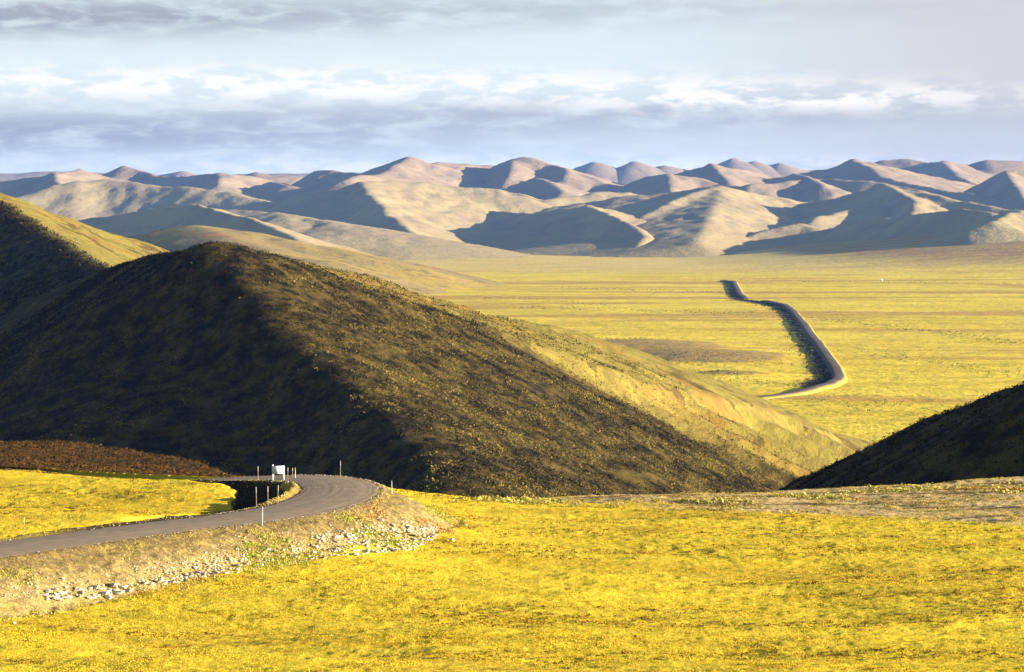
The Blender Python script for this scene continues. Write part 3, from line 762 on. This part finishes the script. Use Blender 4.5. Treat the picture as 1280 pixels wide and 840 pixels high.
# weeds on the road bank
n = 26000
t_ = rng.integers(0, len(RC) - 1, n); T0 = np.gradient(RC[:, :2], axis=0); T0 /= np.linalg.norm(T0, axis=1)[:, None]
off = rng.uniform(4.2, 11.5, n); jit = rng.uniform(-1, 1, (n, 2))
xx = RC[t_, 0] + T0[t_, 1] * off + jit[:, 0]; yy = RC[t_, 1] - T0[t_, 0] * off + jit[:, 1]
zz_ = ground_z(xx, yy)
cl = fbm(xx * 0.30, yy * 0.22, 3, 131)
ok = (yy > 190) & (yy < 283) & (cl > 0.10 - 0.06 * sstep(7, 11, off)) & (np.abs(near_poly(xx, yy, RC[::2])[0]) > 4.3)
tone = np.clip(0.52 + 1.0 * fbm(xx[ok] * 0.15, yy[ok] * 0.15, 2, 133) + rng.normal(0, 0.15, ok.sum()), 0, 1)
leaf_cloud('bank_weeds', xx[ok], yy[ok], zz_[ok], rng.uniform(0.15, 0.42, ok.sum()), 7, m_weed, 'green and straw weeds growing on the road embankment', 'weeds', 'stuff', spread=0.7, flat=0.6, leaf=0.45, tone=tone, upright=True)

# dry low scrub along the rim at the right and rust heath at the left
n = 9000
xx = rng.uniform(-12, 70, n); yy = rim(xx) - 14 * rng.uniform(0, 1, n) - np.clip(xx, 0, 60) * 0.35 * rng.uniform(0, 1, n)
cl = fbm(xx * 0.10, yy * 0.22, 3, 141)
ok = (cl > 0.24) & (yy > 285) & (np.abs(near_poly(xx, yy, RC[::3])[0]) > 8)
xx, yy = xx[ok], yy[ok]
leaf_cloud('rim_scrub', xx, yy, ground_z(xx, yy), rng.uniform(0.25, 0.7, len(xx)), 9, m_bush, 'low olive scrub along the far rim of the field', 'scrub', 'stuff', spread=0.7, flat=0.6, leaf=0.45)
n = 9000
xx = rng.uniform(-80, -18, n); yy = rng.uniform(306, 392, n)
leaf_cloud('rust_heath', xx, yy, ground_z(xx, yy), rng.uniform(0.3, 0.8, n), 7, m_rust, 'rust-brown heath on the slope behind the left field', 'heath', 'stuff', spread=0.8, flat=0.4, leaf=0.4)

# ------------------------------------------------------------------ shrubs that clothe the big hill
def clothe(XG, YG, ZG, n, box, size, label, seed, tonefun, nleaf=9, thr=-0.08, rowdir=0.0):
    xx = rng.uniform(box[0], box[1], n); yy = rng.uniform(box[2], box[3], n)
    c_, s_ = math.cos(0.9), math.sin(0.9)
    u = xx * c_ + yy * s_; v = -xx * s_ + yy * c_
    cl = fbm(u * 0.030, v * 0.085, 4, seed)
    zz = grid_z(XG, YG, ZG, xx, yy)
    ok = (cl > thr) & (zz > -108)
    if seed == 161: ok &= yy < np.interp(xx, er2[:, 0], er2[:, 1]) + 6
    if seed == 151: ok &= (rng.uniform(0, 1, n) > 0.62 * dryness(xx, yy))
    xx, yy, zz, cl = xx[ok], yy[ok], zz[ok], cl[ok]
    sz = rng.uniform(size[0], size[1], len(xx)) ** 1.0
    return leaf_cloud('hillside_scrub', xx, yy, zz - 0.1, sz, nleaf, m_shrub, label, 'scrub', 'stuff', spread=0.7, flat=0.7, leaf=0.42, tone=np.clip(tonefun(xx, yy, cl) + rng.normal(0, 0.12, len(xx)), 0, 1))
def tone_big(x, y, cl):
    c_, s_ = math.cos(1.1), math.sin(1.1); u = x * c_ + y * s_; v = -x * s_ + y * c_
    return 0.50 + 0.75 * fbm(u * 0.03, v * 0.12, 3, 152) + 0.55 * fbm(x * 0.22, y * 0.22, 2, 155) + 0.20 * dryness(x, y) - 0.30 * sstep(-25, -75, x)  # last term paints shade into the leaves on the left side
clothe(HX, HY, HH, 150000, (-190, 130, 545, 900), (0.4, 1.3), 'dark scrub with straw-coloured tufts covering the big hill, tinted darker on the shaded left', 151, tone_big, nleaf=6, thr=-0.42)
clothe(LHX, LHY, LHH, 34000, (-330, -90, 950, 1300), (0.9, 2.6), 'scrub on the steep left hill, coloured dark to deepen its shade', 161, lambda x, y, cl: 0.25 + 0 * x, thr=-0.4, nleaf=6)  # low leaf tone darkens the shaded face by colour
clothe(RHX, RHY, RHH, 26000, (20, 110, 330, 520), (0.3, 0.9), 'scrub on the right hill, coloured near black to deepen its shade', 171, lambda x, y, cl: 0.18 + 0 * x, thr=-0.45, nleaf=6)  # dense dark leaves put the hill's shade into colour

# brush beside the far road and along the streams of the plain
T1 = np.gradient(FRC[:, :2], axis=0); T1 /= np.linalg.norm(T1, axis=1)[:, None]
n = 5000
t_ = rng.integers(40, len(FRC) - 2, n); off = -rng.gamma(2.0, 2.6, n) - 4.6 + 4 * fbm(t_ * 0.31, t_ * 0.0, 2, 5)
xx = FRC[t_, 0] + T1[t_, 1] * off + rng.normal(0, 6, n) * T1[t_, 0]; yy = FRC[t_, 1] - T1[t_, 0] * off + rng.normal(0, 12, n) * T1[t_, 1]
leaf_cloud('roadside_brush', xx, yy, plain_h(xx, yy), rng.uniform(1.0, 2.4, n), 8, m_dark, 'dark willow brush beside the distant road', 'brush', 'stuff', spread=0.8, flat=0.8, leaf=0.5)
sx, sy = [], []
for (a, b, c_, d_, m_) in [(640, 384, 950, 392, 420), (1040, 400, 1279, 428, 620), (640, 330, 700, 331, 90), (870, 466, 960, 478, 260), (830, 452, 960, 455, 160), (740, 427, 830, 424, 120), (1000, 352, 1279, 355, 420), (690, 360, 900, 366, 240), (1080, 440, 1279, 470, 220), (980, 500, 1279, 520, 160), (600, 372, 760, 381, 200)]:
    q0 = PZ(a, b, -110); q1 = PZ(c_, d_, -110)
    t = rng.uniform(0, 1, m_)
    sx.append(q0[0] + (q1[0] - q0[0]) * t + rng.normal(0, 10, m_)); sy.append(q0[1] + (q1[1] - q0[1]) * t + rng.normal(0, 26, m_) + 70 * fbm(t * 7, t * 0, 3, m_))
sx = np.concatenate(sx); sy = np.concatenate(sy)
leaf_cloud('stream_brush', sx, sy, plain_h(sx, sy), rng.uniform(0.6, 1.5, len(sx)), 7, m_dark, 'thin dark lines of brush along streams on the plain', 'brush', 'stuff', spread=0.9, flat=0.7, leaf=0.5)

# ------------------------------------------------------------------ rocks of the embankment
def rock_mesh(seed, mat):
    r = random.Random(seed)
    import bmesh
    bm = bmesh.new(); bmesh.ops.create_icosphere(bm, subdivisions=1, radius=0.5)
    sx_, sy_, sz_ = r.uniform(0.8, 1.3), r.uniform(0.6, 1.0), r.uniform(0.38, 0.65)
    for v in bm.verts:
        k = r.uniform(0.60, 1.25); v.co = Vector((v.co.x * sx_ * k, v.co.y * sy_ * k, v.co.z * sz_ * k))
    me = bpy.data.meshes.new('rock'); bm.to_mesh(me); bm.free(); me.materials.append(mat); return me
ROCKS = [rock_mesh(i, m_rock) for i in range(9)]
cand = []
def rock_patch(px0, px1, m_, lo, hi, s0, s1):
    """scatter over the bank between two columns; lo..hi = fraction of the way down the bank"""
    for _ in range(m_):
        px = rng.uniform(px0, px1)
        top = np.interp(px, [0, 100, 200, 300, 400, 480, 545], [705, 692, 673, 660, 642, 628, 650]); bot = np.interp(px, [0, 60, 130, 250, 350, 450, 520, 545], [752, 750, 748, 722, 708, 694, 688, 672])
        f = np.clip(rng.uniform(lo, hi), 0, 1.03)
        cand.append((px, top + (bot - top) * f, 1.22 * rng.uniform(s0, s1) * (0.7 + 0.6 * rng.random() ** 3)))
rock_patch(395, 545, 300, 0.45, 1.0, 0.22, 0.50)
rock_patch(440, 545, 150, 0.30, 1.0, 0.2, 0.42)
rock_patch(200, 400, 230, 0.60, 1.0, 0.16, 0.38)
rock_patch(150, 300, 70, 0.85, 1.02, 0.28, 0.55)
rock_patch(55, 150, 90, 0.80, 1.04, 0.28, 0.62)
rock_patch(0, 150, 60, 0.55, 1.0, 0.14, 0.32)
rock_patch(250, 545, 700, 0.20, 1.0, 0.08, 0.20)
rock_patch(0, 260, 420, 0.35, 1.02, 0.07, 0.18)
rock_patch(160, 420, 260, 0.5, 1.0, 0.12, 0.28)
# intersect the lines of sight with the bank in one go
peb = []
for _ in range(2600):
    i_ = rng.integers(20, len(RC) - 40); sd = 1 if rng.random() < 0.6 else -1; of = sd * rng.uniform(3.2, 4.6)
    x_ = RC[i_, 0] + T0[i_, 1] * of + rng.normal(0, 0.5); y_ = RC[i_, 1] - T0[i_, 0] * of + rng.normal(0, 0.5)
    peb.append((x_, y_, rng.uniform(0.05, 0.14)))
pz = ground_z([q[0] for q in peb], [q[1] for q in peb])
Ys = np.arange(195.0, 300.0, 0.35); pc = np.array(cand)
u_ = (pc[:, 0] - 640) / F; v_ = (420 - pc[:, 1]) / F
QX = (u_ / (v_ * SP + CP))[:, None] * Ys; QZ = ((v_ * CP - SP) / (v_ * SP + CP))[:, None] * Ys; QY = np.broadcast_to(Ys, QX.shape)
GG = ground_z(QX.ravel(), QY.ravel()).reshape(QX.shape)
first = np.argmax(QZ <= GG, axis=1)
rk = [(QX[i, f_], QY[i, f_], GG[i, f_], pc[i, 2]) for i, f_ in enumerate(first) if QZ[i, f_] <= GG[i, f_]]
rk.sort(key=lambda q: -q[3] / q[1])
for i, (x, y, z, s) in enumerate(rk[:290]):
    pxr = 640 + x / y * F
    heap = ('pale rock in the big rubble heap at the right end of the road embankment', 'rocks in the rubble heap below the bend') if pxr > 400 else \
           ('pale rock in the thin rubble line along the middle of the embankment foot', 'rocks along the middle of the embankment foot') if pxr > 160 else \
           ('cream rock in the heap at the embankment foot near the left edge', 'rocks heaped at the left end of the embankment foot')
    o = link('rock', ROCKS[i % len(ROCKS)], heap[0], 'rock', None, heap[1], loc=(x, y, z + s * 0.12))
    o.rotation_euler = (rng.uniform(-.4, .4), rng.uniform(-.4, .4), rng.uniform(0, 6.28)); o.scale = (s, s, s)
V, Fc = [], []
for i, (x, y, z, s) in enumerate(rk[290:] + [(q[0], q[1], float(pz[k]) + 0.03, q[2]) for k, q in enumerate(peb)]):
    me_ = ROCKS[i % len(ROCKS)]; c_, s_ = math.cos(i * 1.7), math.sin(i * 1.7)
    b0 = len(V)
    for v in me_.vertices: V.append((x + s * (v.co.x * c_ - v.co.y * s_), y + s * (v.co.x * s_ + v.co.y * c_), z + s * (v.co.z + 0.1)))
    for p in me_.polygons: Fc.append([b0 + k for k in p.vertices])
link('rubble', mesh_from('rubble', V, Fc, m_rock, smooth=False, nper=3), 'small pale rubble scattered down the road embankment', 'rubble', None).__setitem__('kind', 'stuff')
def boulder(px, py, s, label, seed):
    q = hit_ground(px, py); me_ = rock_mesh(seed, m_rock)
    o = link('boulder', me_, label, 'boulder', loc=(q[0], q[1], q[2] + s * 0.2)); o.scale = (s, s, s); o.rotation_euler = (0.2, 0.1, seed)
boulder(565, 678, 0.95, 'lone boulder in the golden turf just right of the road embankment', 31)
boulder(18, 780, 0.42, 'small pale boulder in green grass in the bottom left corner', 32)

# ------------------------------------------------------------------ sign and marker posts
def box_verts(x0, x1, y0, y1, z0, z1, bev=0.0):
    v = [(x0, y0, z0), (x1, y0, z0), (x1, y1, z0), (x0, y1, z0), (x0, y0, z1), (x1, y0, z1), (x1, y1, z1), (x0, y1, z1)]
    f = [(0, 3, 2, 1), (4, 5, 6, 7), (0, 1, 5, 4), (1, 2, 6, 5), (2, 3, 7, 6), (3, 0, 4, 7)]
    return v, f
def box_mesh(name, x0, x1, y0, y1, z0, z1, mat):
    v, f = box_verts(x0, x1, y0, y1, z0, z1); return mesh_from(name, v, f, mat, smooth=False)
sb = P(348, 601.5, 279.5); sgz = float(ground_z(sb[0], sb[1])[0]) + 0.12
sign = bpy.data.objects.new('road_sign', None); COL.objects.link(sign); sign.location = (sb[0], sb[1], sgz); sign.rotation_euler = (0, 0, math.radians(14))
sign['label'] = 'small white board on two white legs beyond the inside of the bend'; sign['category'] = 'sign'
hh = 0.0
link('board', box_mesh('board', -0.60, 0.60, -0.03, 0.03, 0.52, 1.30, m_white), parent=sign)
link('leg', box_mesh('leg', -0.60, -0.47, 0.032, 0.12, -0.3, 1.44, m_white), parent=sign)
link('leg', box_mesh('leg', 0.47, 0.60, 0.032, 0.12, -0.3, 1.29, m_white), parent=sign)
link('leg_front', box_mesh('leg_front', -0.60, -0.47, -0.028, 0.03, -0.3, 0.517, m_white), parent=sign)
link('leg_front', box_mesh('leg_front', 0.47, 0.60, -0.028, 0.03, -0.3, 0.517, m_white), parent=sign)
link('rail', box_mesh('rail', -0.465, 0.465, 0.034, 0.08, 0.86, 0.95, m_post), parent=sign)

def tube(r0, r1, h, mat, nseg=8, z0=-0.3):
    v, f = [], []
    for k in range(nseg):
        a = 2 * math.pi * k / nseg; v.append((r0 * math.cos(a), r0 * math.sin(a), z0)); v.append((r1 * math.cos(a), r1 * math.sin(a), h))
    for k in range(nseg): f.append((2 * k, 2 * ((k + 1) % nseg), 2 * ((k + 1) % nseg) + 1, 2 * k + 1))
    v.append((0, 0, h + r1 * 0.6)); me_ = bpy.data.meshes.new('post'); top = len(v) - 1
    me_.from_pydata(v, [], f + [(2 * k + 1, 2 * ((k + 1) % nseg) + 1, top) for k in range(nseg)]); me_.materials.append(mat); return me_
posts = [
    (322.5, 602, 281.0, 1.50, 'thin stake standing alone left of the white sign', 0),
    (359.8, 601, 280.5, 1.20, 'thin stake close to the right leg of the white sign', 0),
    (365.8, 601, 281.5, 1.10, 'left stake of the close pair right of the white sign', 0),
    (369.4, 601, 281.0, 1.15, 'bright white stake, right one of the pair beyond the sign', 1),
    (320.5, 634, 252.5, 1.75, 'leftmost of three stakes standing in front of the dark ditch', 0),
    (335.0, 632, 253.0, 1.75, 'middle one of three stakes in front of the dark ditch', 0),
    (347.5, 630, 254.0, 1.75, 'rightmost of three stakes in front of the dark ditch', 0),
    (328.0, 655, 238.5, 1.55, 'pale stake on the near edge of the road below the ditch', 1),
    (490.0, 616, 268.5, 1.20, 'pale stake on the outer edge of the bend', 1),
    (298.5, 600, 279.0, 0.90, 'short stake at the end of the left field before the dark hill', 0),
    (425.5, 599, 283.5, 1.60, 'tall stake behind the far edge of the bend', 0),
    (30.0, 676, 229.0, 1.50, 'faint stake beside the road near the left edge', 0),
]
for px, py, Yp, h, lab, br in posts:
    q = P(px, py, Yp); g = float(ground_z(q[0], q[1])[0])
    e = bpy.data.objects.new('marker_post', None); COL.objects.link(e); e.location = (q[0], q[1], g)
    e.rotation_euler = (rng.uniform(-.03, .03), rng.uniform(-.03, .03), 0)
    e['label'] = lab; e['category'] = 'marker post'; e['group'] = 'marker stakes along the road bend'
    link('shaft', tube(0.028, 0.024, h * 0.72, m_white if br else m_post), parent=e)
    link('tip', tube(0.030, 0.026, h, m_tip, z0=h * 0.72 + 0.002), parent=e)

# ------------------------------------------------------------------ single willow bushes near the rim
def bush(px, py, s, label, hgt=0.9):
    q = hit_ground(px, py)
    e = bpy.data.objects.new('willow_bush', None); COL.objects.link(e); e.location = tuple(q); e['label'] = label; e['category'] = 'bush'; e['group'] = 'willow bushes near the rim of the field'
    m = int(60 + 60 * s)
    nb = 5
    bx = rng.uniform(-s, s, nb) * 0.7; by = rng.uniform(-0.4, 0.4, nb) * s
    old = COL.objects[:]
    lo = leaf_cloud('foliage', np.repeat(bx, m // nb), np.repeat(by, m // nb), np.zeros(nb * (m // nb)), np.full(nb * (m // nb), s * 0.75), 3, m_bush, None, None, None, spread=0.75, flat=hgt, leaf=0.16)
    lo.parent = e
    V, Fc = [], []
    for k in range(9):
        a = rng.uniform(0, 6.28); r = rng.uniform(0.2, 0.8) * s; x1, y1, z1 = r * math.cos(a), r * .6 * math.sin(a), hgt * s * rng.uniform(.5, .95); b0 = len(V)
        for (x, y, z, t) in ((0, 0, -.1, .02), (x1 * .5, y1 * .5, z1 * .65, .014), (x1, y1, z1, .006)):
            for j in range(3): V.append((x + t * math.cos(j * 2.1), y + t * math.sin(j * 2.1), z))
        for L in range(2):
            for j in range(3): Fc.append((b0 + L * 3 + j, b0 + L * 3 + (j + 1) % 3, b0 + L * 3 + 3 + (j + 1) % 3, b0 + L * 3 + 3 + j))
    link('stems', mesh_from('stems', V, Fc, m_stem, smooth=False), parent=e)
for q in [(668, 631, 1.0, 'yellow-green bush on the near rim below the middle of the big hill'), (720, 634, 1.1, 'broad bush with a dark underside right of the field centre on the rim'),
          (770, 635, 1.2, 'bush at the right end of the dark-bottomed row on the rim'), (912, 638, 1.5, 'largest rounded bush at the left end of the pale strip'),
          (950, 636, 1.0, 'bush just right of the largest bush on the pale strip'), (1003, 624, 0.8, 'bush standing where the black right hill meets the pale strip'),
          (1032, 630, 1.1, 'bush in the middle of the pale strip under the black hill'), (1072, 604, 0.9, 'taller twiggy bush of the pair against the black hill'),
          (1087, 604, 0.7, 'lower greener bush of the pair against the black hill'), (1049, 606, 0.6, 'small bush left of the pair against the black hill'),
          (1128, 600, 0.5, 'tiny bush on the skyline of the strip below the black hill'), (1212, 592, 0.7, 'reddish bush on the strip against the black hill near the right edge'),
          (1112, 636, 1.1, 'bush above the red patch at the right'), (1150, 632, 0.9, 'bush on the pale strip right of the one above the red patch'),
          (1185, 638, 0.9, 'bush between the pale strip and the yellow turf, near the right'), (1262, 652, 1.2, 'bush with a long dark shadow at the right edge'),
          (1225, 655, 0.7, 'small bush with dark ground beside it near the right edge')]:
    bush(*q)

# ------------------------------------------------------------------ tiny far hut and a white stone on the plain
hq = P(1102, 351, 4250); hz_ = float(plain_h(hq[0], hq[1]))
Yh = np.arange(3200, 5600, 5.0); qh = np.array([P(1102, 351.0, t) for t in Yh]); gh = plain_h(qh[:, 0], qh[:, 1]); ih = int(np.argmax(qh[:, 2] <= gh))
hut = bpy.data.objects.new('hut', None); COL.objects.link(hut); hut.location = (qh[ih, 0], qh[ih, 1], gh[ih]); hut['label'] = 'tiny white hut far out on the plain, right of the distant road'; hut['category'] = 'hut'
hut.scale = (0.75, 0.75, 0.75)
link('wall', box_mesh('wall', -2.2, 2.2, -1.8, 1.8, -0.5, 2.4, m_white), parent=hut)
me = bpy.data.meshes.new('roof'); me.from_pydata([(-2.5, -2.1, 2.4), (2.5, -2.1, 2.4), (2.5, 2.1, 2.4), (-2.5, 2.1, 2.4), (-2.5, 0, 4.2), (2.5, 0, 4.2)], [], [(0, 1, 5, 4), (2, 3, 4, 5), (0, 4, 3), (1, 2, 5), (0, 3, 2, 1)]); me.materials.append(m_white)
link('roof', me, parent=hut)
link('door', box_mesh('door', -0.5, 0.5, -1.86, -1.802, 0, 2.0, m_post), parent=hut)
qs = PZ(1193, 455.5, -109.6)
o = link('boulder', rock_mesh(41, m_white), 'white boulder lying alone on the yellow plain at the right', 'boulder', loc=(qs[0], qs[1], float(plain_h(qs[0], qs[1])) + 0.3)); o.scale = (2.0, 1.8, 1.8)
#DET>>

# ------------------------------------------------------------------ haze
hm = bpy.data.materials.new('air haze'); hm.use_nodes = True
H = NT(hm.node_tree); H.n.clear()
pv = H.node('ShaderNodeVolumePrincipled'); pv.inputs['Density'].default_value = HAZE
pv.inputs['Color'].default_value = (0.16, 0.37, 1.0, 1); pv.inputs['Anisotropy'].default_value = 0.0
ho = H.node('ShaderNodeOutputMaterial'); H.l.new(pv.outputs[0], ho.inputs['Volume'])
x0, x1, y0, y1, z0, z1 = -21000, 21000, -400, 21000, -200, 330
v = [(x0, y0, z0), (x1, y0, z0), (x1, y1, z0), (x0, y1, z0), (x0, y0, z1), (x1, y0, z1), (x1, y1, z1), (x0, y1, z1)]
f = [(0, 3, 2, 1), (4, 5, 6, 7), (0, 1, 5, 4), (1, 2, 6, 5), (2, 3, 7, 6), (3, 0, 4, 7)]
me = mesh_from('haze', v, f, hm, smooth=False)
link('haze', me, 'thin blue haze in the air over the valley', 'haze', 'stuff')
